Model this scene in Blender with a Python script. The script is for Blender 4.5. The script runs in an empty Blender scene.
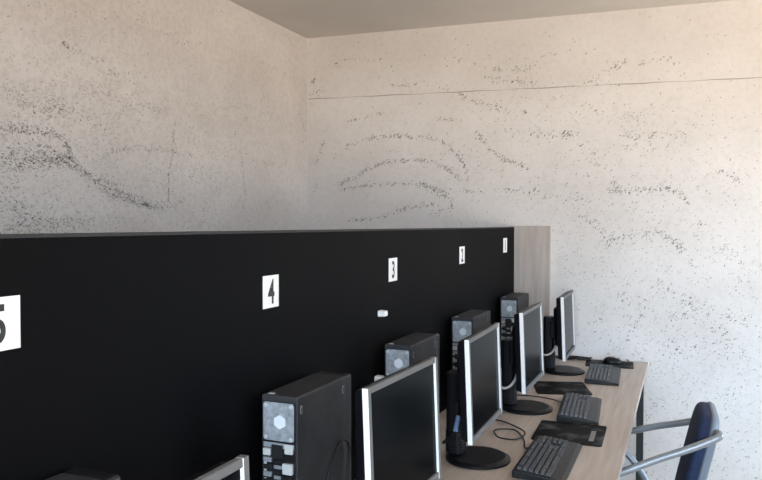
import bpy, bmesh, math, random
from mathutils import Vector, Matrix
random.seed(11)
C = bpy.context.scene.collection
PI = math.pi
V = Vector

# ------------------------------------------------------------------ materials
def mat(name, col, rough=.6, metal=0., spec=.5):
    m = bpy.data.materials.new(name); m.use_nodes = True
    b = m.node_tree.nodes['Principled BSDF']
    b.inputs['Base Color'].default_value = (*col, 1)
    b.inputs['Roughness'].default_value = rough
    b.inputs['Metallic'].default_value = metal
    b.inputs['Specular IOR Level'].default_value = spec
    return m

def noise_mix(m, c1, c2, scale, stretch=(1, 1, 1), lo=.35, hi=.65, detail=4, bump=0., bscale=None):
    """mottle the base colour between c1 and c2 with an object-space noise"""
    nt = m.node_tree; N = nt.nodes; L = nt.links; b = N['Principled BSDF']
    tc = N.new('ShaderNodeTexCoord'); mp = N.new('ShaderNodeMapping')
    mp.inputs['Scale'].default_value = stretch
    L.new(tc.outputs['Object'], mp.inputs['Vector'])
    n = N.new('ShaderNodeTexNoise'); n.inputs['Scale'].default_value = scale; n.inputs['Detail'].default_value = detail
    L.new(mp.outputs['Vector'], n.inputs['Vector'])
    r = N.new('ShaderNodeValToRGB')
    r.color_ramp.elements[0].position = lo; r.color_ramp.elements[0].color = (*c1, 1)
    r.color_ramp.elements[1].position = hi; r.color_ramp.elements[1].color = (*c2, 1)
    L.new(n.outputs['Fac'], r.inputs['Fac']); L.new(r.outputs['Color'], b.inputs['Base Color'])
    if bump:
        n2 = N.new('ShaderNodeTexNoise'); n2.inputs['Scale'].default_value = bscale or scale*6; n2.inputs['Detail'].default_value = 5
        L.new(mp.outputs['Vector'], n2.inputs['Vector'])
        bp = N.new('ShaderNodeBump'); bp.inputs['Strength'].default_value = bump; bp.inputs['Distance'].default_value = .01
        L.new(n2.outputs['Fac'], bp.inputs['Height']); L.new(bp.outputs['Normal'], b.inputs['Normal'])
    return m

M = {}
M['wall'] = noise_mix(mat('limewashed_plaster', (.75, .7, .66), .9, 0, .2), (.655, .61, .575), (.775, .735, .705), 1.6, (1, 1, 1.3), .3, .7, 7, .12, 60)
M['wall_grimy_dim'] = noise_mix(mat('grimy_dim_plaster', (.66, .62, .57), .9, 0, .2), (.585, .537, .505), (.695, .647, .615), 2.0, (1, 1, 1.3), .3, .7, 8, .15, 60)  # grime, with the dimmer light on the left wall also put into the colour
M['fleck_dark'] = mat('flaked_paint_dark', (.13, .122, .114), .9, 0, .1)
M['fleck_mid'] = mat('flaked_paint_grey', (.32, .30, .28), .9, 0, .1)
M['fleck_soft'] = mat('flaked_paint_pale', (.45, .42, .39), .9, 0, .1)
M['ceiling'] = noise_mix(mat('ceiling_paint', (.6, .57, .53), .9, 0, .2), (.56, .53, .49), (.64, .605, .565), 1.2)
M['floor'] = noise_mix(mat('floor_tile', (.5, .43, .37), .5), (.46, .39, .32), (.56, .49, .42), 3)
M['seam'] = mat('plaster_seam', (.38, .345, .315), .9)
M['black_board'] = noise_mix(mat('black_laminate', (.004, .004, .005), .6, 0, .06), (.0016, .0018, .0026), (.0034, .0031, .0034), 2.2, (1, 1, .25), .3, .7, 5)
M['board_edge'] = mat('grey_edge_band', (.035, .033, .032), .6, 0, .2)
M['wood'] = noise_mix(mat('pale_oak_laminate', (.5, .42, .36), .42, 0, .4), (.43, .345, .285), (.56, .465, .395), 9, (6, .35, 6), .3, .7, 5)
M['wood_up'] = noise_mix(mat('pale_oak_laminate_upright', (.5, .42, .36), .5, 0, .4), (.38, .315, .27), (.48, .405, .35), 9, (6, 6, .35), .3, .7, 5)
M['edge_wood'] = mat('pale_edge_band', (.5, .42, .36), .5)
M['leg'] = mat('dark_green_black_steel', (.02, .026, .025), .4)
M['card'] = mat('white_card', (.86, .85, .83), .6)
M['ink'] = mat('black_print', (.02, .018, .018), .6)
M['white_plastic'] = mat('white_plastic', (.85, .85, .84), .4)
M['pc_case'] = noise_mix(mat('charcoal_steel', (.03, .03, .03), .5, 0, .3), (.034, .034, .0375), (.05, .05, .054), 14)
M['pc_front'] = mat('black_plastic', (.012, .012, .014), .4)
M['pc_badge'] = mat('grey_badge', (.22, .22, .22), .4)
M['steel'] = mat('galvanised_steel', (.42, .46, .51), .4, .35)
M['hex'] = mat('pale_fan_hub', (.80, .86, .92), .4, 0)
M['port_pale'] = mat('pale_connector', (.62, .66, .66), .45)
M['port_blue'] = mat('blue_connector', (.2, .32, .55), .45)
M['port_dark'] = mat('dark_socket', (.014, .015, .017), .5)
M['silver'] = mat('silver_bezel_lit', (.88, .88, .87), .35, 0)  # lit tone of the bezel, light from behind put into the colour
M['bezel_shaded'] = mat('silver_bezel_shaded', (.16, .158, .155), .6, 0, .05)  # shaded tone of the same bezel, for faces turned from that light
M['black_gloss'] = mat('black_housing', (.006, .006, .008), .38, 0, .25)
M['black_matte'] = mat('black_stand', (.006, .006, .008), .45, 0, .25)
M['screen'] = mat('dark_lcd', (.002, .003, .004), .2, 0, .03)
M['key'] = mat('dark_keycap', (.045, .047, .052), .4, 0, .4)
M['kb'] = mat('keyboard_plastic', (.010, .010, .0105), .38, 0, .3)
M['cable_black'] = mat('black_cable', (.008, .008, .009), .5)
M['cable_white'] = mat('white_cable', (.72, .68, .64), .5)
M['navy'] = noise_mix(mat('navy_fabric', (.02, .035, .09), .85), (.012, .022, .062), (.02, .036, .095), 60)
M['tube'] = mat('grey_steel_tube', (.30, .32, .34), .35, .3)
M['shell'] = mat('grey_blue_shell', (.16, .19, .235), .5)
M['pad'] = noise_mix(mat('printed_mouse_pad', (.01, .01, .01), .6, 0, .1), (.003, .003, .0035), (.11, .11, .11), 11, (1, 1, 1), .52, .74, 2)
M['pad_bar'] = mat('grey_print', (.2, .2, .2), .5)
M['frame'] = mat('white_window_frame', (.7, .7, .7), .5)
def fan_material():
    m = mat('perforated_steel', (.3, .34, .39), .4, .3)
    nt = m.node_tree; N = nt.nodes; L = nt.links; b = N['Principled BSDF']
    tc = N.new('ShaderNodeTexCoord'); v = N.new('ShaderNodeTexVoronoi'); v.inputs['Scale'].default_value = 210; v.inputs['Randomness'].default_value = .15
    L.new(tc.outputs['Object'], v.inputs['Vector'])
    r = N.new('ShaderNodeValToRGB'); r.color_ramp.elements[0].position = .25; r.color_ramp.elements[0].color = (.22, .25, .29, 1)
    r.color_ramp.elements[1].position = .42; r.color_ramp.elements[1].color = (.50, .55, .60, 1)
    L.new(v.outputs['Distance'], r.inputs['Fac']); L.new(r.outputs['Color'], b.inputs['Base Color'])
    return m
M['fan'] = fan_material()
def pane_material():
    m = bpy.data.materials.new('clear_pane'); m.use_nodes = True
    nt = m.node_tree; nt.nodes.clear()
    o = nt.nodes.new('ShaderNodeOutputMaterial'); mx = nt.nodes.new('ShaderNodeMixShader')
    t = nt.nodes.new('ShaderNodeBsdfTransparent'); g = nt.nodes.new('ShaderNodeBsdfGlossy'); g.inputs['Roughness'].default_value = .05
    mx.inputs[0].default_value = .06
    nt.links.new(t.outputs[0], mx.inputs[1]); nt.links.new(g.outputs[0], mx.inputs[2]); nt.links.new(mx.outputs[0], o.inputs[0])
    return m
M['pane'] = pane_material()

def speckle(m, scale, dark, lo, hi):
    """fine grime over the mottled colour"""
    nt = m.node_tree; N = nt.nodes; L = nt.links; b = N['Principled BSDF']
    src = b.inputs['Base Color'].links[0].from_socket
    tc = N.new('ShaderNodeTexCoord'); n = N.new('ShaderNodeTexNoise'); n.inputs['Scale'].default_value = scale; n.inputs['Detail'].default_value = 3
    L.new(tc.outputs['Object'], n.inputs['Vector'])
    r = N.new('ShaderNodeValToRGB'); r.color_ramp.elements[0].position = lo; r.color_ramp.elements[0].color = (dark, dark, dark*.98, 1)
    r.color_ramp.elements[1].position = hi; r.color_ramp.elements[1].color = (1, 1, 1, 1); L.new(n.outputs['Fac'], r.inputs['Fac'])
    mx = N.new('ShaderNodeMix'); mx.data_type = 'RGBA'; mx.blend_type = 'MULTIPLY'; mx.inputs[0].default_value = 1
    L.new(src, mx.inputs[6]); L.new(r.outputs['Color'], mx.inputs[7]); L.new(mx.outputs[2], b.inputs['Base Color'])
speckle(M['wall'], 38, .945, .30, .55)
speckle(M['wall_grimy_dim'], 45, .91, .32, .58)
speckle(M['fan'], 60, .65, .35, .6)

# ------------------------------------------------------------------ mesh helpers
def tag(o, label=None, cat=None, group=None, kind=None):
    if label: o['label'] = label
    if cat: o['category'] = cat
    if group: o['group'] = group
    if kind: o['kind'] = kind
    return o
def empty(name, loc, rz=0, ry=0):
    o = bpy.data.objects.new(name, None); C.objects.link(o)
    o.empty_display_size = .05
    o.location = loc; o.rotation_euler = (0, ry, rz); return o
def obj(name, bm, m, parent=None, smooth=False, bevel=0, seg=2):
    me = bpy.data.meshes.new(name); 
    bmesh.ops.recalc_face_normals(bm, faces=bm.faces[:])
    bm.to_mesh(me); bm.free()
    ms = m if isinstance(m, (list, tuple)) else [m]
    for x in ms: me.materials.append(M[x])
    if smooth:
        for p in me.polygons: p.use_smooth = True
    o = bpy.data.objects.new(name, me); C.objects.link(o)
    if parent: o.parent = parent
    if bevel:
        b = o.modifiers.new('bevel', 'BEVEL'); b.width = bevel; b.segments = seg; b.limit_method = 'ANGLE'; b.angle_limit = math.radians(40)
    return o
def box(bm, x0, x1, y0, y1, z0, z1, mi=0):
    v = [bm.verts.new(p) for p in ((x0,y0,z0),(x1,y0,z0),(x1,y1,z0),(x0,y1,z0),(x0,y0,z1),(x1,y0,z1),(x1,y1,z1),(x0,y1,z1))]
    for f in ((3,2,1,0),(4,5,6,7),(0,1,5,4),(1,2,6,5),(2,3,7,6),(3,0,4,7)):
        bm.faces.new([v[i] for i in f]).material_index = mi
    return v
def B(*a):
    bm = bmesh.new(); box(bm, *a); return bm
def prism(bm, outline, f0, f1, mi=0):
    """outline: list of 2-tuples; f0 / f1 map a 2-tuple to the two end positions"""
    a = [bm.verts.new(f0(p)) for p in outline]; b = [bm.verts.new(f1(p)) for p in outline]
    n = len(a)
    bm.faces.new(a).material_index = mi; bm.faces.new(b[::-1]).material_index = mi
    for i in range(n):
        bm.faces.new((a[i], b[i], b[(i+1) % n], a[(i+1) % n])).material_index = mi
def rrect(w, h, r, n=6):
    pts = []
    for cx, cy, a0 in ((w/2-r, h/2-r, 0), (-w/2+r, h/2-r, 90), (-w/2+r, -h/2+r, 180), (w/2-r, -h/2+r, 270)):
        for k in range(n+1):
            a = math.radians(a0+90*k/n); pts.append((cx+r*math.cos(a), cy+r*math.sin(a)))
    return pts
def circle(r, n=32, ph=0):
    return [(r*math.cos(2*PI*k/n+ph), r*math.sin(2*PI*k/n+ph)) for k in range(n)]
def spline(pts, sub=8):
    P = [V(p) for p in pts]; P = [P[0]*2-P[1]]+P+[P[-1]*2-P[-2]]; out = []
    for i in range(1, len(P)-2):
        p0, p1, p2, p3 = P[i-1:i+3]
        for k in range(sub):
            t = k/sub
            out.append(.5*((2*p1)+(p2-p0)*t+(2*p0-5*p1+4*p2-p3)*t*t+(3*p1-p0-3*p2+p3)*t**3))
    out.append(P[-2]); return out
def tube(bm, pts, r, n=8, sub=8):
    P = spline(pts, sub) if sub else [V(p) for p in pts]
    rings = []; up = None
    for i, p in enumerate(P):
        t = (P[min(i+1, len(P)-1)]-P[max(i-1, 0)]).normalized()
        if up is None: up = V((0, 0, 1)) if abs(t.z) < .9 else V((1, 0, 0))
        s = t.cross(up).normalized(); up = s.cross(t).normalized()
        rings.append([bm.verts.new(p+r*(math.cos(2*PI*k/n)*s+math.sin(2*PI*k/n)*up)) for k in range(n)])
    for a, b in zip(rings, rings[1:]):
        for k in range(n): bm.faces.new((a[k], a[(k+1) % n], b[(k+1) % n], b[k]))
    bm.faces.new(rings[0][::-1]); bm.faces.new(rings[-1])
def copy_tree(o, parent=None):
    c = o.copy(); C.objects.link(c); c.parent = parent
    for ch in list(o.children): copy_tree(ch, c)
    return c

# ------------------------------------------------------------------ camera
YAW = math.radians(22.9); EYE = 1.52
cd = bpy.data.cameras.new('camera'); cam = bpy.data.objects.new('camera', cd); C.objects.link(cam)
cam.location = (0, 0, EYE); cam.rotation_euler = (PI/2-math.atan(18/720), 0, YAW)
cd.sensor_width = 36; cd.lens = 720/762*36; cd.clip_start = .02
bpy.context.scene.camera = cam
# ---- flaked paint on the plaster: (polyline, spread, count)
LEFT_ARCS=[
([(2.12,2.23),(2.27,2.19),(2.45,2.14),(2.63,2.12)],0.022,51),
([(2.12,2.22),(2.15,2.20)],0.018,10),
([(1.84,2.00),(2.00,1.96),(2.11,1.98),(2.24,1.94),(2.39,1.90)],0.032,111),
([(1.99,1.93),(2.15,1.97)],0.032,53),
([(1.84,1.85),(1.99,1.87),(2.09,1.86),(2.15,1.83),(2.16,1.77)],0.018,190),
([(1.84,1.74),(1.93,1.73),(2.04,1.77),(2.16,1.77)],0.036,287),
([(1.84,1.78),(1.97,1.78),(2.06,1.80)],0.036,75),
([(2.13,1.77),(2.26,1.71),(2.40,1.66),(2.56,1.61),(2.67,1.58)],0.027,339),
([(2.32,1.65),(2.56,1.60),(2.76,1.60),(2.89,1.62)],0.022,182),
([(2.80,2.01),(2.78,1.86),(2.75,1.74),(2.75,1.62)],0.007,96),
([(2.44,2.00),(2.56,2.04),(2.76,2.04)],0.018,61),
([(2.31,1.78),(2.40,1.83),(2.69,1.86),(2.95,1.85)],0.013,110),
([(3.21,2.13),(3.40,2.17),(3.55,2.16),(3.77,2.13)],0.018,46),
([(3.25,1.96),(3.35,2.05),(3.44,2.14)],0.013,20),
([(3.35,1.93),(3.37,1.81),(3.40,1.65)],0.007,65),
([(3.25,1.88),(3.35,1.92),(3.46,1.87),(3.71,1.86)],0.022,60),
([(3.27,1.61),(3.36,1.64),(3.44,1.50)],0.018,37),
([(3.52,1.60),(3.74,1.68)],0.018,27),
([(3.45,2.45),(3.77,2.43),(4.09,2.38)],0.018,39),
([(3.99,2.23),(4.09,2.10)],0.013,23),
([(2.50,2.43),(2.70,2.39),(3.00,2.41)],0.027,30),
([(1.84,1.63),(1.92,1.55),(2.10,1.48)],0.054,166),
([(2.06,1.49),(2.26,1.52)],0.032,81),
([(1.84,1.50),(2.11,1.51)],0.036,90),
([(2.62,1.78),(2.66,1.71),(2.76,1.67)],0.036,27),
([(2.91,1.73),(3.03,1.81)],0.027,16),
([(2.99,1.49),(3.03,1.59)],0.022,18),
]
LEFT_ARCS_AREAS=[
([(1.85,2.31),(4.15,2.96),(4.14,1.46),(1.84,1.48)],420),
([(1.85,2.02),(2.44,2.13),(2.43,1.48),(1.84,1.48)],380),
([(2.27,2.06),(3.25,2.23),(3.25,1.47),(2.26,1.48)],480),
([(2.84,2.11),(4.09,2.30),(4.09,1.47),(2.83,1.48)],220),
([(1.85,2.31),(2.63,2.53),(2.63,2.08),(1.84,1.95)],220),
]
BACK_ARCS=[
([(-2.22,2.41),(-2.20,2.43)],0.011,25),
([(-2.25,2.34),(-2.13,2.35)],0.017,20),
([(-2.09,2.51),(-1.96,2.55),(-1.76,2.54)],0.017,25),
([(-1.69,2.36),(-1.53,2.36)],0.011,22),
([(-1.38,2.51),(-1.22,2.48)],0.017,12),
([(-1.39,2.34),(-1.31,2.31)],0.017,9),
([(-1.99,2.15),(-1.86,2.18),(-1.74,2.19)],0.011,34),
([(-1.41,2.15),(-1.27,2.13)],0.014,22),
([(-2.19,1.87),(-2.18,1.95),(-2.12,2.06)],0.014,31),
([(-2.09,1.92),(-1.96,2.00),(-1.81,2.04)],0.017,28),
([(-1.82,2.05),(-1.63,2.05),(-1.44,2.03),(-1.34,2.00),(-1.26,1.92),(-1.21,1.83),(-1.20,1.76)],0.014,208),
([(-2.06,1.75),(-1.94,1.79),(-1.82,1.86),(-1.72,1.89),(-1.56,1.90),(-1.41,1.89),(-1.31,1.83),(-1.25,1.78)],0.014,257),
([(-2.04,1.72),(-1.82,1.75),(-1.63,1.76),(-1.50,1.75),(-1.37,1.71)],0.011,145),
([(-1.51,1.75),(-1.42,1.72),(-1.34,1.68)],0.027,96),
([(-1.35,1.70),(-1.30,1.65),(-1.31,1.60),(-1.44,1.57)],0.017,48),
([(-1.96,1.53),(-1.79,1.54),(-1.63,1.59),(-1.47,1.63),(-1.37,1.62)],0.014,129),
([(-1.14,2.04),(-1.08,1.96),(-0.98,1.89),(-0.84,1.83)],0.014,108),
([(-1.14,2.06),(-1.12,2.01)],0.017,17),
([(-1.37,1.71),(-1.13,1.70),(-0.78,1.71)],0.017,60),
([(-1.28,2.29),(-1.14,2.23),(-0.95,2.17)],0.017,87),
([(-1.16,2.46),(-1.01,2.42),(-0.84,2.40)],0.022,44),
([(-1.10,2.37),(-0.95,2.35),(-0.81,2.31)],0.022,60),
([(-0.98,2.06),(-0.78,2.03),(-0.61,2.01)],0.022,65),
([(-0.88,2.17),(-0.86,2.16)],0.017,11),
([(-2.22,1.69),(-2.18,1.76)],0.017,11),
([(-0.84,2.40),(-0.78,2.48),(-0.69,2.49)],0.022,23),
([(-0.55,2.30),(-0.47,2.33),(-0.39,2.38),(-0.31,2.42)],0.017,44),
([(-0.24,2.40),(-0.11,2.42),(-0.04,2.38)],0.022,29),
([(-0.65,2.03),(-0.60,2.02)],0.017,32),
([(-0.58,2.00),(-0.50,1.93),(-0.44,1.84)],0.033,30),
([(-0.35,2.10),(-0.21,2.10)],0.022,18),
([(-0.33,2.01),(-0.24,1.99),(-0.09,2.00),(0.01,1.98)],0.027,66),
([(-0.34,1.95),(-0.16,1.94)],0.027,24),
([(-0.39,1.75),(-0.36,1.72)],0.017,19),
([(-0.40,1.70),(-0.23,1.70),(-0.10,1.71),(-0.03,1.68),(0.03,1.61)],0.017,152),
([(0.16,1.79),(0.22,1.77),(0.28,1.74)],0.017,40),
([(-0.89,1.71),(-0.75,1.68),(-0.45,1.64)],0.033,40),
([(-0.58,1.57),(-0.46,1.50),(-0.41,1.44)],0.022,45),
([(-0.42,1.36),(-0.38,1.43),(-0.27,1.45),(-0.15,1.46),(-0.07,1.43),(-0.01,1.36)],0.022,174),
([(0.07,1.53),(0.18,1.42),(0.22,1.33)],0.027,34),
([(-0.56,2.19),(-0.45,2.16)],0.022,10),
([(-0.12,1.17),(0.03,1.08),(0.15,0.96),(0.25,0.86)],0.038,115),
([(-0.36,1.11),(-0.23,1.06),(-0.12,1.09)],0.038,47),
([(-0.07,0.99),(0.03,1.02),(0.06,0.98)],0.027,38),
([(-0.30,0.83),(-0.23,1.00),(-0.18,1.06)],0.027,38),
([(-0.49,0.96),(-0.41,0.98)],0.027,12),
([(-0.02,1.09),(0.18,1.04),(0.35,0.97)],0.044,71),
([(-0.12,0.81),(0.08,0.85),(0.33,0.84)],0.066,90),
([(-0.23,0.69),(-0.07,0.68)],0.055,15),
([(-0.15,0.56),(-0.17,0.41)],0.033,17),
([(0.17,1.31),(0.32,1.26)],0.055,15),
]
BACK_ARCS_AREAS=[
([(-2.25,2.91),(0.36,2.66),(0.38,1.47),(-2.25,1.46)],330),
([(-0.67,2.22),(0.37,2.16),(0.38,1.11),(-0.66,1.07)],330),
([(-0.69,1.47),(0.38,1.48),(0.39,0.14),(-0.68,0.02)],430),
([(-0.39,1.19),(0.38,1.21),(0.39,0.14),(-0.38,0.05)],300),
([(-1.38,2.62),(-0.35,2.54),(-0.34,1.48),(-1.37,1.47)],180),
]
WIN_RIGHT = [(2.85, 4.0, .6, 2.2)]
WIN_REAR = [(-.6, 1.85, .5, 2.45)]
MON_X = (-.590, -.600, -.572, -.546, -.60)
MON_Y = (2.287, 1.59, 2.99, 3.81, .718)
MON_R = (.01, -.05, .0, .02, 0)
SKY = (.64, .85, 1.08); GROUND = (.80, .69, .57); WSTR = 3.0; EXPO = 2.36
# ------------------------------------------------------------------ room shell
XL, XR, YR, ZC = -2.252, 1.95, -1.6, 2.70
K, Y0 = .074, 4.274                    # the far wall runs y = Y0 + K x
def wy(x): return Y0+K*x
def fleck(bm, pos, ax, ay, n, size, ang, mi):
    """one irregular flake of lifted paint, a thin polygon on the plaster"""
    ca, sa = math.cos(ang), math.sin(ang); k = random.choice((5, 6, 7)); vs = []
    lx, ly = size*random.uniform(.75, 1.45), size*random.uniform(.24, .5)
    for i in range(k):
        a = 2*PI*i/k; r = random.uniform(.6, 1.1); u, w = lx*r*math.cos(a), ly*r*math.sin(a)
        vs.append(bm.verts.new(pos+ax*(u*ca-w*sa)+ay*(u*sa+w*ca)+n*.0006))
    f = bm.faces.new(vs); f.material_index = mi
    f.normal_update()
    if f.normal.dot(n) < 0: f.normal_flip()
def add_flecks(bm, arcs, areas, to3, ax, n, zmax, smin, smax, angs, weights, thick=1.):
    ay = V((0, 0, 1))
    def one(s, z, sc=1, wt=weights):
        if z > zmax or z < .03: return
        mi = random.choices((1, 2, 3), wt)[0]
        fleck(bm, to3(s, z), ax, ay, n, sc*random.uniform(smin, smax)*(1.25 if mi == 3 else 1), random.choice(angs)+random.gauss(0, .35), mi)
    for pts, w, cnt in arcs:
        cnt *= thick
        seg = [math.dist(a, b) for a, b in zip(pts, pts[1:])]
        for _ in range(int(cnt*.8)):
            i = random.choices(range(len(seg)), seg)[0]; t = random.random()
            s = pts[i][0]+(pts[i+1][0]-pts[i][0])*t+random.gauss(0, w*.55); z = pts[i][1]+(pts[i+1][1]-pts[i][1])*t+random.gauss(0, w*.55)
            one(s, z, random.uniform(.8, 1.25))
    for q, cnt in areas:
        # a few loose clusters inside each area, the rest evenly thin
        cl = [(random.random(), random.random()) for _ in range(9)]
        for _ in range(int(cnt*2.2*thick)):
            if random.random() < .5:
                c = random.choice(cl); u, v = random.gauss(c[0], .13), random.gauss(c[1], .10)
            else: u, v = random.random(), random.random()
            if not (0 < u < 1 and 0 < v < 1): u, v = random.random(), random.random()
            a = (q[0][0]*(1-u)+q[1][0]*u, q[0][1]*(1-u)+q[1][1]*u); b = (q[3][0]*(1-u)+q[2][0]*u, q[3][1]*(1-u)+q[2][1]*u)
            one(a[0]*(1-v)+b[0]*v, a[1]*(1-v)+b[1]*v, random.uniform(.45, 1), (weights[0]*.4, weights[1]*.7, weights[2]*2))
WM = ['wall', 'fleck_dark', 'fleck_mid', 'fleck_soft', 'seam']
bm = bmesh.new(); box(bm, XL-.15, XL, YR-.15, wy(XL)+.15, 0, ZC)
add_flecks(bm, LEFT_ARCS, LEFT_ARCS_AREAS+[([(-1.5, 2.6), (1.9, 2.6), (1.9, .1), (-1.5, .1)], 700)], lambda s, z: V((XL, s, z)), V((0, 1, 0)), V((1, 0, 0)), ZC-.02,
           0.0024, .0064, (-.7, -.5, .6, .2), (.13, .42, .45), 1.5)
def keep_normals(name, bm, ms):
    me = bpy.data.meshes.new(name); bm.to_mesh(me); bm.free()
    for x in ms: me.materials.append(M[x])
    o = bpy.data.objects.new(name, me); C.objects.link(o); return o
tag(keep_normals('wall_left', bm, ['wall_grimy_dim']+WM[1:]), kind='structure')
bm = bmesh.new()
x0, x1 = XL-.15, XR+.15
q = [(x0, wy(x0)), (x1, wy(x1)), (x1, wy(x1)+.15), (x0, wy(x0)+.15)]
prism(bm, q, lambda p: (p[0], p[1], ZC), lambda p: (p[0], p[1], 0))
wn = V((K, -1, 0)).normalized(); wx = V((1, K, 0)).normalized()
add_flecks(bm, BACK_ARCS, BACK_ARCS_AREAS+[([(.38, 2.5), (1.9, 2.5), (1.9, .1), (.38, .1)], 380)], lambda s, z: V((s, wy(s), z)), wx, wn, ZC-.02,
           0.0036, .0078, (.9, .7, 1.1, .3), (.27, .42, .31))
# the hairline joint that runs along the wall under the ceiling
sx = [XL+.01+i*(XR-XL-.02)/60 for i in range(61)]
lo = []; hi = []
for i, s in enumerate(sx):
    z = 2.311-.0110*(s+2.232)+.0015*math.sin(i*1.7); t = .0019+.0011*math.sin(i*.9+1)
    p = V((s, wy(s), z))+wn*.0007; lo.append(bm.verts.new(p-V((0, 0, t)))); hi.append(bm.verts.new(p+V((0, 0, t))))
for i in range(60): bm.faces.new((lo[i], lo[i+1], hi[i+1], hi[i])).material_index = 4
tag(keep_normals('wall_back', bm, WM), kind='structure')
bm = B(XL-.15, XR+.15, YR-.15, wy(XR)+.15, -.1, 0); tag(obj('floor', bm, 'floor'), kind='structure')
bm = B(XL-.15, XR+.15, YR-.15, wy(XR)+.15, ZC, ZC+.1); tag(obj('ceiling', bm, 'ceiling'), kind='structure')
# right-hand wall with two window openings, rear wall with one
WINR = WIN_RIGHT
def wall_with_holes(name, along, fixed, thick, lo, hi, holes):
    bm = bmesh.new(); c = lo
    def bx(a, b, z0, z1):
        if along == 'y': box(bm, fixed, fixed+thick, a, b, z0, z1)
        else: box(bm, a, b, fixed, fixed+thick, z0, z1)
    for a, b, z0, z1 in holes:
        bx(c, a, 0, ZC); bx(a, b, 0, z0); bx(a, b, z1, ZC); c = b
    bx(c, hi, 0, ZC)
    return tag(obj(name, bm, 'wall'), kind='structure')
wall_with_holes('wall_right', 'y', XR, .15, YR, wy(XR)+.05, WINR)
wall_with_holes('wall_rear', 'x', YR-.15, .15, XL, XR, WIN_REAR)
def window(name, along, fixed, a, b, z0, z1):
    bm = bmesh.new(); t = .05
    def bx(p, q, r, s, d0=.04, d1=.10):
        if along == 'y': box(bm, fixed+d0, fixed+d1, p, q, r, s)
        else: box(bm, p, q, fixed+d0, fixed+d1, r, s)
    bx(a, a+t, z0, z1); bx(b-t, b, z0, z1); bx(a+t, b-t, z0, z0+t); bx(a+t, b-t, z1-t, z1)
    m = (a+b)/2; bx(m-.025, m+.025, z0+t, z1-t)
    o = tag(obj(name, bm, 'frame'), kind='structure')
    for p, q in ((a+t, m-.025), (m+.025, b-t)):
        bm = bmesh.new()
        if along == 'y': box(bm, fixed+.068, fixed+.072, p, q, z0+t, z1-t)
        else: box(bm, p, q, fixed+.068, fixed+.072, z0+t, z1-t)
        obj('window_pane', bm, 'pane', o)
    # a portal tells the renderer where the daylight comes in
    l = bpy.data.lights.new('daylight', 'AREA'); l.shape = 'RECTANGLE'; l.size = b-a; l.size_y = z1-z0; l.cycles.is_portal = True
    lo_ = bpy.data.objects.new('daylight', l); C.objects.link(lo_)
    if along == 'y': lo_.location = (fixed+.14, m, (z0+z1)/2); lo_.rotation_euler = (0, PI/2, 0); l.size = z1-z0; l.size_y = b-a
    else: lo_.location = (m, fixed+.01, (z0+z1)/2); lo_.rotation_euler = (PI/2, 0, 0)
n = 1
for a, b, z0, z1 in WINR: window('window_%d' % n, 'y', XR, a, b, z0, z1); n += 1
for a, b, z0, z1 in WIN_REAR: window('window_%d' % n, 'x', YR-.15, a, b, z0, z1); n += 1

# ------------------------------------------------------------------ black partition and the wooden board at its end
P = -.92; YE = 4.178
pt = empty('partition', (P, 0, 0)); tag(pt, 'long black partition board running behind the row of computers', 'partition')
def ptop(y): return 1.5045-.0033*y        # the board sags a little towards the wall
bm = bmesh.new(); prism(bm, [(-1.2, 0), (YE, 0), (YE, ptop(YE)-.006), (-1.2, ptop(-1.2)-.006)], lambda p: (-.03, *p), lambda p: (0, *p))
obj('board', bm, 'black_board', pt, bevel=.001)
bm = bmesh.new(); prism(bm, [(-1.2, ptop(-1.2)-.006), (YE, ptop(YE)-.006), (YE, ptop(YE)), (-1.2, ptop(-1.2))], lambda p: (-.032, *p), lambda p: (.0015, *p))
obj('edge_strip', bm, 'board_edge', pt)
bm = bmesh.new(); a, b = -.950, -.716
prism(bm, [(a, wy(a)-.022), (b, wy(b)-.022), (b, wy(b)-.001), (a, wy(a)-.001)], lambda p: (p[0], p[1], .742), lambda p: (p[0], p[1], 1.497))
tag(obj('wooden_board', bm, 'wood_up', bevel=.001), 'narrow pale wooden board upright against the wall at the end of the black partition', 'board')

# ------------------------------------------------------------------ number cards on the partition
def digit_mesh(ch):
    cu = bpy.data.curves.new('t', 'FONT'); cu.body = ch; cu.align_x = 'CENTER'; cu.align_y = 'CENTER'; cu.size = 1; cu.offset = .022; cu.resolution_u = 6
    o = bpy.data.objects.new('t', cu); C.objects.link(o)
    dg = bpy.context.evaluated_depsgraph_get(); me = bpy.data.meshes.new_from_object(o.evaluated_get(dg))
    bm = bmesh.new(); bm.from_mesh(me); bpy.data.objects.remove(o); bpy.data.curves.remove(cu); bpy.data.meshes.remove(me)
    xs = [v.co.x for v in bm.verts]; ys = [v.co.y for v in bm.verts]
    return bm, (min(xs)+max(xs))/2, (min(ys)+max(ys))/2, max(ys)-min(ys)
for ch, yc, zc, w, h, dh, sq in (('5', .743, 1.371, .078, .079, .058, .80), ('4', 1.493, 1.3525, .070, .078, .060, .72), ('3', 2.281, 1.3575, .074, .079, .060, .72),
                         ('2', 3.108, 1.372, .080, .077, .060, .80), ('1', 3.945, 1.391, .085, .080, .062, .9)):
    c = empty('number_card', (P+.0002, yc, zc))
    lab = {'5': 'white card numbered 5 cut off by the left edge of the photo', '4': 'white card with a black 4 on the black partition',
           '3': 'white card numbered 3, middle card on the black partition', '2': 'small white card numbered 2 on the black partition',
           '1': 'white card numbered 1 near the wooden end of the partition'}[ch]
    tag(c, lab, 'number sign', 'white number cards along the black partition')
    obj('card', B(0, .0016, -w/2, w/2, -h/2, h/2), 'card', c)
    bm, mx, my, hh = digit_mesh(ch); k = dh/hh
    for v in bm.verts: x, y = (v.co.x-mx)*k*sq, (v.co.y-my)*k; v.co = (.0019, x, y)
    o = obj('digit', bm, 'ink', c)
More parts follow.
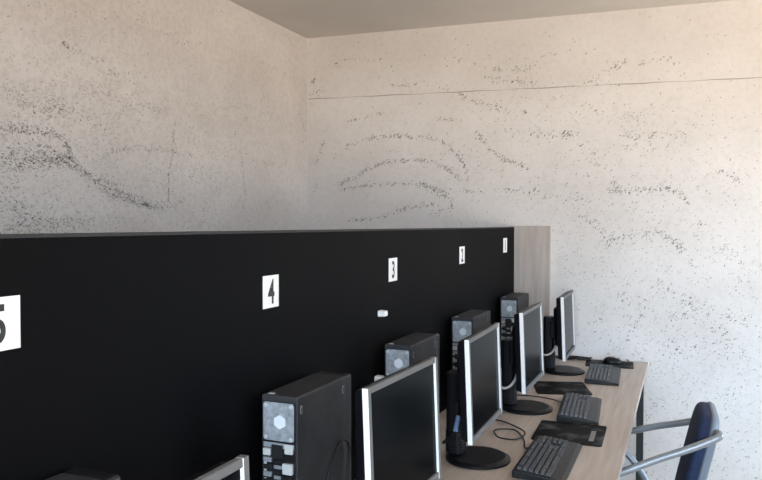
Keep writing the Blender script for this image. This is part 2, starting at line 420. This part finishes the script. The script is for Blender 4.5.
# two little white clips stuck on the partition
for y, z, lab in ((2.165, 1.221, 'small white plastic clip on the black partition below the number 3'), (2.137, 1.012, 'small white plastic clip on the partition low beside a computer tower')):
    bm = bmesh.new(); prism(bm, rrect(.034, .021, .006, 4), lambda p: (P+.0002, y+p[0], z+p[1]), lambda p: (P+.024, y+p[0]*.85, z+p[1]*.85))
    tag(obj('cable_clip', bm, 'white_plastic', bevel=.002), lab, 'clip', 'white clips on the partition')

# ------------------------------------------------------------------ desk
DZ = .74
dk = empty('computer_desk', (-.5, 1.8, 0)); tag(dk, 'long pale wood laminate desk top carrying the row of computers', 'desk')
bm = bmesh.new()
xa, xb, ya = P+.004, -.182, -.9
prism(bm, [(xa, ya), (xb, ya), (xb, wy(xb)-.004), (xa, wy(xa)-.004)], lambda p: (p[0]+.5, p[1]-1.8, DZ), lambda p: (p[0]+.5, p[1]-1.8, DZ-.026))
obj('worktop', bm, 'wood', dk, bevel=.0015)
for ly in (-.7, 1.0, 2.5, 4.06):
    obj('leg', B(-.2305+.5, -.195+.5, ly-1.8-.02, ly-1.8+.02, 0, DZ-.026), 'leg', dk, bevel=.002)
    obj('leg', B(-.87+.5, -.835+.5, ly-1.8-.02, ly-1.8+.02, 0, DZ-.026), 'leg', dk, bevel=.002)
obj('rail', B(-.226+.5, -.2+.5, -.7-1.8+.02, 4.06-1.8-.02, DZ-.07, DZ-.0265), 'leg', dk)

# ------------------------------------------------------------------ computer towers (their backs face the camera)
TW, TL, TH = .094, .29, .381
def make_tower(label):
    t = empty('computer_tower', (0, 0, 0)); tag(t, label, 'computer', 'slim computer towers along the partition')
    bm = bmesh.new(); prism(bm, rrect(TW, TH, .005, 4), lambda p: (p[0], .004, p[1]+TH/2), lambda p: (p[0], TL-.03, p[1]+TH/2))
    obj('case', bm, 'pc_case', t, bevel=.0015)
    bm = bmesh.new(); prism(bm, rrect(TW+.002, TH, .008, 4), lambda p: (p[0], TL-.03, p[1]+TH/2), lambda p: (p[0], TL, p[1]+TH/2))
    obj('front_panel', bm, 'pc_front', t, bevel=.003)
    w = TW/2-.005; zt = TH-.014
    rp = obj('rear_panel', B(-w, w, .0005, .004, .01, zt), 'pc_front', t)
    # silver fan plate with rounded corners, a ring and a hexagonal hub
    bm = bmesh.new(); prism(bm, rrect(2*w-.004, .088, .006, 4), lambda p: (p[0], -.0015, p[1]+zt-.045), lambda p: (p[0], .0006, p[1]+zt-.045))
    fp = obj('fan_plate', bm, 'fan', t)
    bm = bmesh.new(); prism(bm, circle(.0165, 6, PI/6), lambda p: (p[0]+.004, -.0035, p[1]+zt-.045), lambda p: (p[0]+.004, -.0014, p[1]+zt-.045))
    obj('fan_hub', bm, 'hex', fp)
    for sx in (-1, 1):
        for sz in (-1, 1):
            bm = bmesh.new(); prism(bm, circle(.0042, 10), lambda p: (p[0]+sx*(w-.009), -.0028, p[1]+zt-.045+sz*.037), lambda p: (p[0]+sx*(w-.009), -.0014, p[1]+zt-.045+sz*.037))
            obj('screw', bm, 'port_pale', fp)
    # connectors
    z0 = zt-.094
    def port(a, b, c, d, m, name='port', dep=.006): obj(name, B(a, b, -dep, .0008, z0-d, z0-c), m, rp, bevel=.0008, seg=1)
    port(-w+.002, w-.002, .0, .012, 'steel', 'port_bracket', .002)
    port(-w+.003, -.020, .014, .03, 'port_pale'); port(-.016, .012, .004, .034, 'port_dark', dep=.007); port(.018, w-.004, .0, .022, 'port_pale')
    for k in range(5): port(-w+.004, -.018, .034+k*.017, .045+k*.017, 'steel' if k % 2 == 0 else 'port_dark')
    for k in range(6): port(-.012, .010, .040+k*.012, .048+k*.012, 'steel' if k % 2 else 'port_dark', 'slot_cover', .003)
    port(.014, w-.004, .044, .068, 'port_pale', dep=.009); port(.012, w-.004, .072, .094, 'port_dark', dep=.012)
    port(.016, w-.006, .098, .118, 'port_blue', dep=.012); port(-.014, .010, .116, .15, 'port_pale', dep=.004)
    port(-w+.004, -.018, .122, .16, 'port_dark', dep=.01)
    for k in range(7): port(-w+.003, -w+.010, .034+k*.0125, .0425+k*.0125, 'port_pale', 'jack', .003)
    for k in range(4): port(-.004+k*.0045, -.002+k*.0045, .158, .185, 'steel', 'vent_bar', .0025)
    for y in (.022, TL-.05):
        bm = bmesh.new(); prism(bm, rrect(.010, .020, .004, 4), lambda p: (TW/2-.0002, y+p[0], TH-.032+p[1]), lambda p: (TW/2+.0012, y+p[0], TH-.032+p[1]))
        prism(bm, rrect(.005, .013, .002, 4), lambda p: (TW/2+.001, y+p[0], TH-.032+p[1]), lambda p: (TW/2+.0018, y+p[0], TH-.032+p[1]), 1)
        obj('side_badge', bm, ['pc_badge', 'pc_front'], t)
    bm = bmesh.new(); box(bm, -TW/2+.012, -TW/2+.026, .012, .022, TH-.0003, TH+.0008); obj('top_sticker', bm, 'port_pale', t)
    return t
def loc_tower(t, x, y, rz, label):
    t.location = (x, y, DZ+.0005); t.rotation_euler = (0, 0, rz); t['label'] = label
t4 = make_tower('x')
tw = [t4]+[copy_tree(t4) for _ in range(4)]
TX = -.8535
for t, x, y, rz, lab in zip(tw, (TX, TX, TX, TX, TX-.012), (1.418, 2.158, 2.89, 3.755, .59), (0, 0, 0, 0, 0),
        ('largest slim dark computer tower, below the card numbered 4',
         'slim dark computer tower below the card numbered 3, half hidden by the large monitor',
         'slim dark computer tower under the card numbered 2',
         'smallest farthest slim dark computer tower, beside the wooden end board',
         'slim dark computer tower barely entering at the bottom left corner, below card 5')):
    loc_tower(t, x, y, rz, lab)
# black leads hanging from the back of each tower
def cable(name, pts, r, m, parent=None, sub=8, n=8):
    bm = bmesh.new(); tube(bm, pts, r, n, sub); return obj(name, bm, m, parent, True)
for t in tw[:4]:
    cable('power_cord', [(.022, -.010, .165), (.022, -.035, .15), (.015, -.04, .09), (-.005, -.03, .02), (-.02, -.01, .006)], .0035, 'cable_black', t)
    cable('video_cord', [(.022, -.010, .150), (.028, -.045, .142), (.03, -.055, .08), (.02, -.05, .008)], .0032, 'cable_black', t)
cable('loop_cord', [(.056, .07, .006), (.060, .10, .09), (.062, .14, .185), (.062, .185, .225), (.062, .225, .225), (.061, .25, .19), (.060, .235, .12), (.058, .205, .05), (.058, .20, .006)], .0035, 'cable_black', tw[0])

# ------------------------------------------------------------------ monitors
MW, MH = .405, .318
def make_monitor():
    """origin on the desk under the panel; screen faces +X, long side along Y"""
    t = empty('monitor', (0, 0, 0)); tag(t, 'x', 'monitor', 'silver framed monitors along the desk')
    zb = .108; th = math.radians(2.2); ct, st = math.cos(th), math.sin(th)
    def tl(x, y, z): return (x*ct-z*st, y, zb+z*ct+x*st)      # the tilted panel frame
    def tb(bm, x0, x1, y0, y1, z0, z1, mi=0):
        for v in box(bm, x0, x1, y0, y1, z0, z1, mi): v.co = tl(*v.co)
    f = .0145
    bz = bmesh.new(); y0, y1 = -MW/2, MW/2
    tb(bz, -.008, .005, y0+f, y1-f, MH-f, MH); obj('bezel_top', bz, 'bezel_shaded', t, bevel=.002)
    bz = bmesh.new(); tb(bz, -.008, .005, y0+f, y1-f, 0, f+.004); bezel = obj('bezel_bottom', bz, 'bezel_shaded', t, bevel=.002)
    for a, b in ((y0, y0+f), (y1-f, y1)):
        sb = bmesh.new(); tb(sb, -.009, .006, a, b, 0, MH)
        for fc in sb.faces:                                     # light from behind painted in: bright side faces, darker front
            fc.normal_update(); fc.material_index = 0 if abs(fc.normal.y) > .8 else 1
        obj('bezel_side', sb, ['silver', 'bezel_shaded'], t, bevel=.0012, seg=2)
    sc = bmesh.new(); tb(sc, -.0085, -.001, y0+f, y1-f, f+.004, MH-f); obj('screen', sc, 'screen', t)
    # rear housing, tapered
    hb = bmesh.new()
    prism(hb, rrect(MW-.006, MH-.006, .01, 4), lambda p: tl(-.0085, p[0], p[1]+MH/2), lambda p: tl(-.032, p[0]*.97, MH/2+p[1]*.97))
    prism(hb, rrect(MW*.72, MH*.66, .02, 4), lambda p: tl(-.033, p[0], p[1]+MH/2), lambda p: tl(-.056, p[0]*.9, MH/2+p[1]*.9))
    obj('housing', hb, 'black_gloss', t, bevel=.002)
    # buttons under the screen
    for k in range(4):
        bb = bmesh.new(); tb(bb, .004, .0062, y1-.12+k*.018, y1-.109+k*.018, .005, .009); obj('button', bb, 'pc_badge', bezel)
    # stand: neck, column with ribs, base
    bm = bmesh.new(); prism(bm, rrect(.056, .068, .018, 5), lambda p: (-.105+p[0], p[1], .016), lambda p: (-.105+p[0], p[1], .285))
    col = obj('column', bm, 'black_matte', t, bevel=.004)
    bm = bmesh.new()
    for k in range(8): prism(bm, rrect(.060, .072, .019, 5), lambda p: (-.105+p[0], p[1], .022+k*.0095), lambda p: (-.105+p[0], p[1], .027+k*.0095))
    obj('column_ribs', bm, 'black_gloss', col)
    bm = bmesh.new(); box(bm, -.095, -.056, -.05, .05, .19, .29); obj('hinge', bm, 'black_matte', t, bevel=.006)
    bm = bmesh.new(); prism(bm, circle(.106, 48), lambda p: (p[0]-.03, p[1], .0005), lambda p: (p[0]-.03, p[1], .008))
    prism(bm, circle(.104, 48), lambda p: (p[0]-.03, p[1], .008), lambda p: (p[0]*.9-.034, p[1]*.9, .015))
    obj('base', bm, 'black_gloss', t, bevel=.001)
    return t
m2 = make_monitor()
mon = [m2]+[copy_tree(m2) for _ in range(4)]
# the panel top leans back, so the panel foot stands a little nearer the chair side
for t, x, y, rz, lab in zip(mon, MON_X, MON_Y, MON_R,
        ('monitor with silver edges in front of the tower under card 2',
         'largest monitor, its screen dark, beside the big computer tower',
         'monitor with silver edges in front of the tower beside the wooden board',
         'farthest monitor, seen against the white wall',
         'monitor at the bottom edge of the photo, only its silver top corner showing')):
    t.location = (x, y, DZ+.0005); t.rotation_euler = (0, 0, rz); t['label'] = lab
# the farthest panel is set a little lower on its column
for c in mon[3].children:
    if c.name.split('.')[0] in ('bezel_top', 'bezel_bottom', 'bezel_side', 'screen', 'housing', 'hinge'): c.location.z -= .016
m2, m3, m1, m0, m4 = mon
for t, c in ((m1, 1), (m0, 1)):
    cable('signal_cable', [(-.062, -.02, .17), (-.066, -.055, .135), (-.085, -.066, .105), (-.115, -.060, .092), (-.138, -.045, .105), (-.15, -.03, .16)], .0055, 'cable_white', t)
cable('signal_cable', [(-.062, .03, .2), (-.075, -.03, .16), (-.09, -.058, .12), (-.10, -.05, .09), (-.14, -.03, .05)], .005, 'cable_black', m2)
o = cable('cable_plug', [(-.078, -.062, .155), (-.084, -.066, .125), (-.088, -.064, .105)], .0085, 'port_blue', m2); 
cable('signal_cable', [(-.062, -.02, .2), (-.085, -.08, .17), (-.10, -.085, .12), (-.12, -.06, .07), (-.13, -.03, .02)], .004, 'cable_black', m3)

# ------------------------------------------------------------------ keyboards, mouse pads, mouse
KL, KW = .395, .158
def make_keyboard():
    t = empty('keyboard', (0, 0, 0)); tag(t, 'x', 'keyboard', 'black keyboards on the desk')
    # local: long side along Y, +X towards the chair
    bm = bmesh.new()
    prof = [(-KW/2, .002), (KW/2, .0005), (KW/2, .009), (KW/2-.012, .013), (KW/2-.034, .0145), (-KW/2+.012, .026), (-KW/2, .024)]
    prism(bm, prof, lambda p: (p[0], -KL/2, p[1]), lambda p: (p[0], KL/2, p[1]))
    obj('body', bm, 'kb', t, bevel=.003, seg=3)
    sl = math.atan2(.026-.0145, KW-.046); px = .0175; py = KL/21.2
    me = {}
    def key(cx, cy, w):
        k = round(w, 4)
        if k not in me:
            b = bmesh.new(); h = .0085
            prism(b, rrect(px*.86, w*.9, .002, 2), lambda p: (p[0], p[1], -.001), lambda p: (p[0]*.80-.0006, p[1]*(1-.0035/w), h))
            m = bpy.data.meshes.new('key'); bmesh.ops.recalc_face_normals(b, faces=b.faces[:]); b.to_mesh(m); b.free(); m.materials.append(M['key']); me[k] = m
        o = bpy.data.objects.new('key', me[k]); C.objects.link(o); o.parent = t
        zz = .0145+(KW/2-.034-cx)*math.tan(sl); o.location = (cx, cy, zz-.0008); o.rotation_euler = (0, sl, 0)
    xs = [-KW/2+.020+i*px for i in range(6)]
    yl = -KL/2+.012
    rows = [[1, None]+[1]*4+[.5*0 or None]+[1]*4+[None]+[1]*4, [1]*13+[2], [1.5]+[1]*12+[1.5], [1.75]+[1]*11+[2.25], [2.25]+[1]*10+[2.75], [1.5, 1.25, 1.25, 6, 1.25, 1.25, 1.25, 1.25]]
    for r, row in enumerate(rows):
        n = sum((.66 if v is None else v) for v in row); c = yl; s = 15*py/n if r else 1*15*py/n
        for v in row:
            if v is None: c += .66*s; continue
            key(xs[r], c+v*s/2, v*s); c += v*s
    # the block of navigation and number keys
    y2 = yl+15.2*py
    for r in (1, 2, 5):
        for k in range(2): key(xs[r], y2+(k+.5)*py, py)
    y3 = y2+2.2*py
    for r in range(1, 6):
        for k in range(2): key(xs[r], y3+(k+.5)*py*1.15, py*1.15)
    return t
k2 = make_keyboard(); kbs = [k2, copy_tree(k2), copy_tree(k2)]
for t, (x, y, rz), lab in zip(kbs, ((-.400, 2.352, .0), (-.392, 3.045, .075), (-.372, 3.765, .05)),
        ('nearest black keyboard at the bottom of the photo', 'middle black keyboard of the three on the desk', 'farthest black keyboard, near the white wall')):
    t.location = (x, y, DZ+.0005); t.rotation_euler = (0, 0, rz); t['label'] = lab
cable('cord', [(-.078, .06, .018), (-.10, .10, .006), (-.125, .20, .004), (-.18, .30, .004), (-.245, .27, .005), (-.21, .18, .006), (-.145, .17, .009), (-.13, .25, .012), (-.19, .345, .006), (-.26, .40, .005), (-.33, .40, .0045)], .0028, 'cable_black', k2)
cable('cord', [(-.078, .045, .018), (-.10, .11, .006), (-.14, .15, .004), (-.22, .175, .0038), (-.36, .17, .0038)], .0026, 'cable_black', kbs[1])
def pad(x, y, w, l, rz, lab, bar=False):
    bm = bmesh.new(); prism(bm, rrect(w, l, .012, 4), lambda p: (p[0], p[1], 0), lambda p: (p[0], p[1], .003))
    if bar: box(bm, w*.30, w*.37, -l*.32, l*.18, .0028, .0034, 1)
    o = obj('mouse_pad', bm, ['pad', 'pad_bar']); o.location = (x, y, DZ+.0004); o.rotation_euler = (0, 0, rz)
    return tag(o, lab, 'mouse pad', 'black printed mouse pads')
pad(-.385, 2.705, .245, .265, .03, 'black printed mouse pad between the nearest and middle keyboards', True)
pad(-.53, 3.425, .245, .26, .30, 'black printed mouse pad between the middle and farthest keyboards')
pad(-.375, 4.105, .25, .19, .08, 'black mouse pad against the wall with a mouse on it')
ms = empty('computer_mouse', (-.36, 4.125, DZ+.0036), .15); tag(ms, 'black computer mouse on the mouse pad by the wall', 'mouse')
bm = bmesh.new(); bmesh.ops.create_uvsphere(bm, u_segments=20, v_segments=12, radius=1)
for v in bm.verts:
    z = max(v.co.z, -.15); v.co = V((v.co.x*.052, v.co.y*.030*(1-.12*v.co.x), (z+.15)*.030*(1-.25*v.co.x)))
obj('body', bm, 'black_gloss', ms, True)
bm = bmesh.new(); prism(bm, circle(.007, 16), lambda p: (.030+p[0], -.003, .0262+p[1]), lambda p: (.030+p[0], .003, .0262+p[1])); obj('wheel', bm, 'pc_badge', ms)
cable('cord', [(.050, 0, .010), (.08, .015, .003), (.09, .07, .0025), (.075, .13, .0025), (.03, .155, .0025)], .0024, 'cable_black', ms)
# bundle of black leads in the corner behind the far mouse pad
bm = bmesh.new()
for k in range(4):
    r = random.Random(k); pts = [(-.70+i*.055, wy(-.5)-.035-.02*k+r.uniform(-.012, .012)-(.03 if i % 3 == k % 3 else 0), DZ+.006+.0065*(k % 2)+abs(r.gauss(0, .003))) for i in range(5)]
    tube(bm, pts, .0042, 8, 6)
tag(obj('cable_bundle', bm, 'cable_black', None, True), 'tangle of black cables on the desk behind the farthest monitor by the wall', 'cables')

# ------------------------------------------------------------------ chair
ch = empty('armchair', (-.14, 2.90, 0), .03)
tag(ch, 'navy blue office chair with grey tube arms pulled up to the desk', 'chair')
lean = math.radians(13); HB = .418; zs = .425
def bk(u, h, d):    # u across, h up the back, d forward from the shell
    return (.146+h*math.sin(lean)-d*math.cos(lean), u, zs+h*math.cos(lean)+d*math.sin(lean))
bm = bmesh.new(); ol = rrect(.39, HB, .11, 8)
prism(bm, ol, lambda p: bk(p[0], p[1]+HB/2, -.010), lambda p: bk(p[0]*.94, p[1]*.96+HB/2, .046))
obj('backrest', bm, 'navy', ch, True, bevel=.018, seg=5)
bm = bmesh.new(); ol = rrect(.40, HB+.01, .11, 8)
prism(bm, ol, lambda p: bk(p[0], p[1]+HB/2, .010), lambda p: bk(p[0]*.95, p[1]*.96+HB/2, -.020))
obj('back_shell', bm, 'shell', ch, True, bevel=.012, seg=4)
bm = bmesh.new(); prism(bm, rrect(.42, .42, .07, 6), lambda p: (-.125+p[0], p[1], .385), lambda p: (-.125+p[0], p[1], .438))
obj('seat', bm, 'navy', ch, True, bevel=.018, seg=4)
obj('seat_frame', B(-.30, .10, -.17, .17, .36, .385), 'tube', ch, bevel=.004)
for s in (-1, 1):
    y = .240*s
    pts = [(.222, y*.55, .772), (.246, y*.72, .788), (.248, y*.87, .787), (.215, y*.90, .768), (.15, y*.93, .736), (.05, y*.97, .692), (-.07, y*1.04, .636), (-.155, y*1.08, .605), (-.205, y*1.1, .592), (-.205, y*1.1, .574), (-.15, y*1.07, .582), (-.09, y*1.04, .568), (-.035, y, .52), (.02, y, .43), (.045, y*.9, .3725), (.045, y*.6, .3725)]
    if s > 0: pts = [(x, yy*(.94 if x > .1 else 1), z-.13*x if i < 8 else z+.018) if i < 10 else (x, yy, z) for i, (x, yy, z) in enumerate(pts)]   # the far arm is bent a little flatter
    bm = bmesh.new(); tube(bm, pts, .0135, 12, 8); obj('arm', bm, 'tube', ch, True)
    for xl in (-.27, .09):
        bm = bmesh.new(); tube(bm, [(xl*.9, .165*s, .373), (xl*1.02, .19*s, .35), (xl*1.08, .205*s, .2), (xl*1.15, .22*s, .0125)], .0125, 12, 6); obj('leg', bm, 'tube', ch, True)

# ------------------------------------------------------------------ daylight
w = bpy.data.worlds.new('sky'); bpy.context.scene.world = w; w.use_nodes = True
nt = w.node_tree; N = nt.nodes; L = nt.links; bg = N['Background']
tc = N.new('ShaderNodeTexCoord'); sp = N.new('ShaderNodeSeparateXYZ'); L.new(tc.outputs['Generated'], sp.inputs[0])
r = N.new('ShaderNodeValToRGB'); mp = N.new('ShaderNodeMapRange'); mp.inputs[1].default_value = -1; mp.inputs[2].default_value = 1
L.new(sp.outputs['Z'], mp.inputs[0]); L.new(mp.outputs[0], r.inputs['Fac'])
e = r.color_ramp.elements
e[0].position = .44; e[0].color = (*GROUND, 1); e[1].position = .52; e[1].color = (*SKY, 1)
L.new(r.outputs['Color'], bg.inputs['Color']); bg.inputs['Strength'].default_value = WSTR

sc = bpy.context.scene
sc.view_settings.view_transform = 'Standard'; sc.view_settings.look = 'None'; sc.view_settings.gamma = 1; sc.view_settings.use_curve_mapping = False
sc.view_settings.exposure = EXPO
sc.cycles.use_denoising = True
sc.cycles.max_bounces = 10; sc.cycles.diffuse_bounces = 6
sc.cycles.sample_clamp_indirect = 4
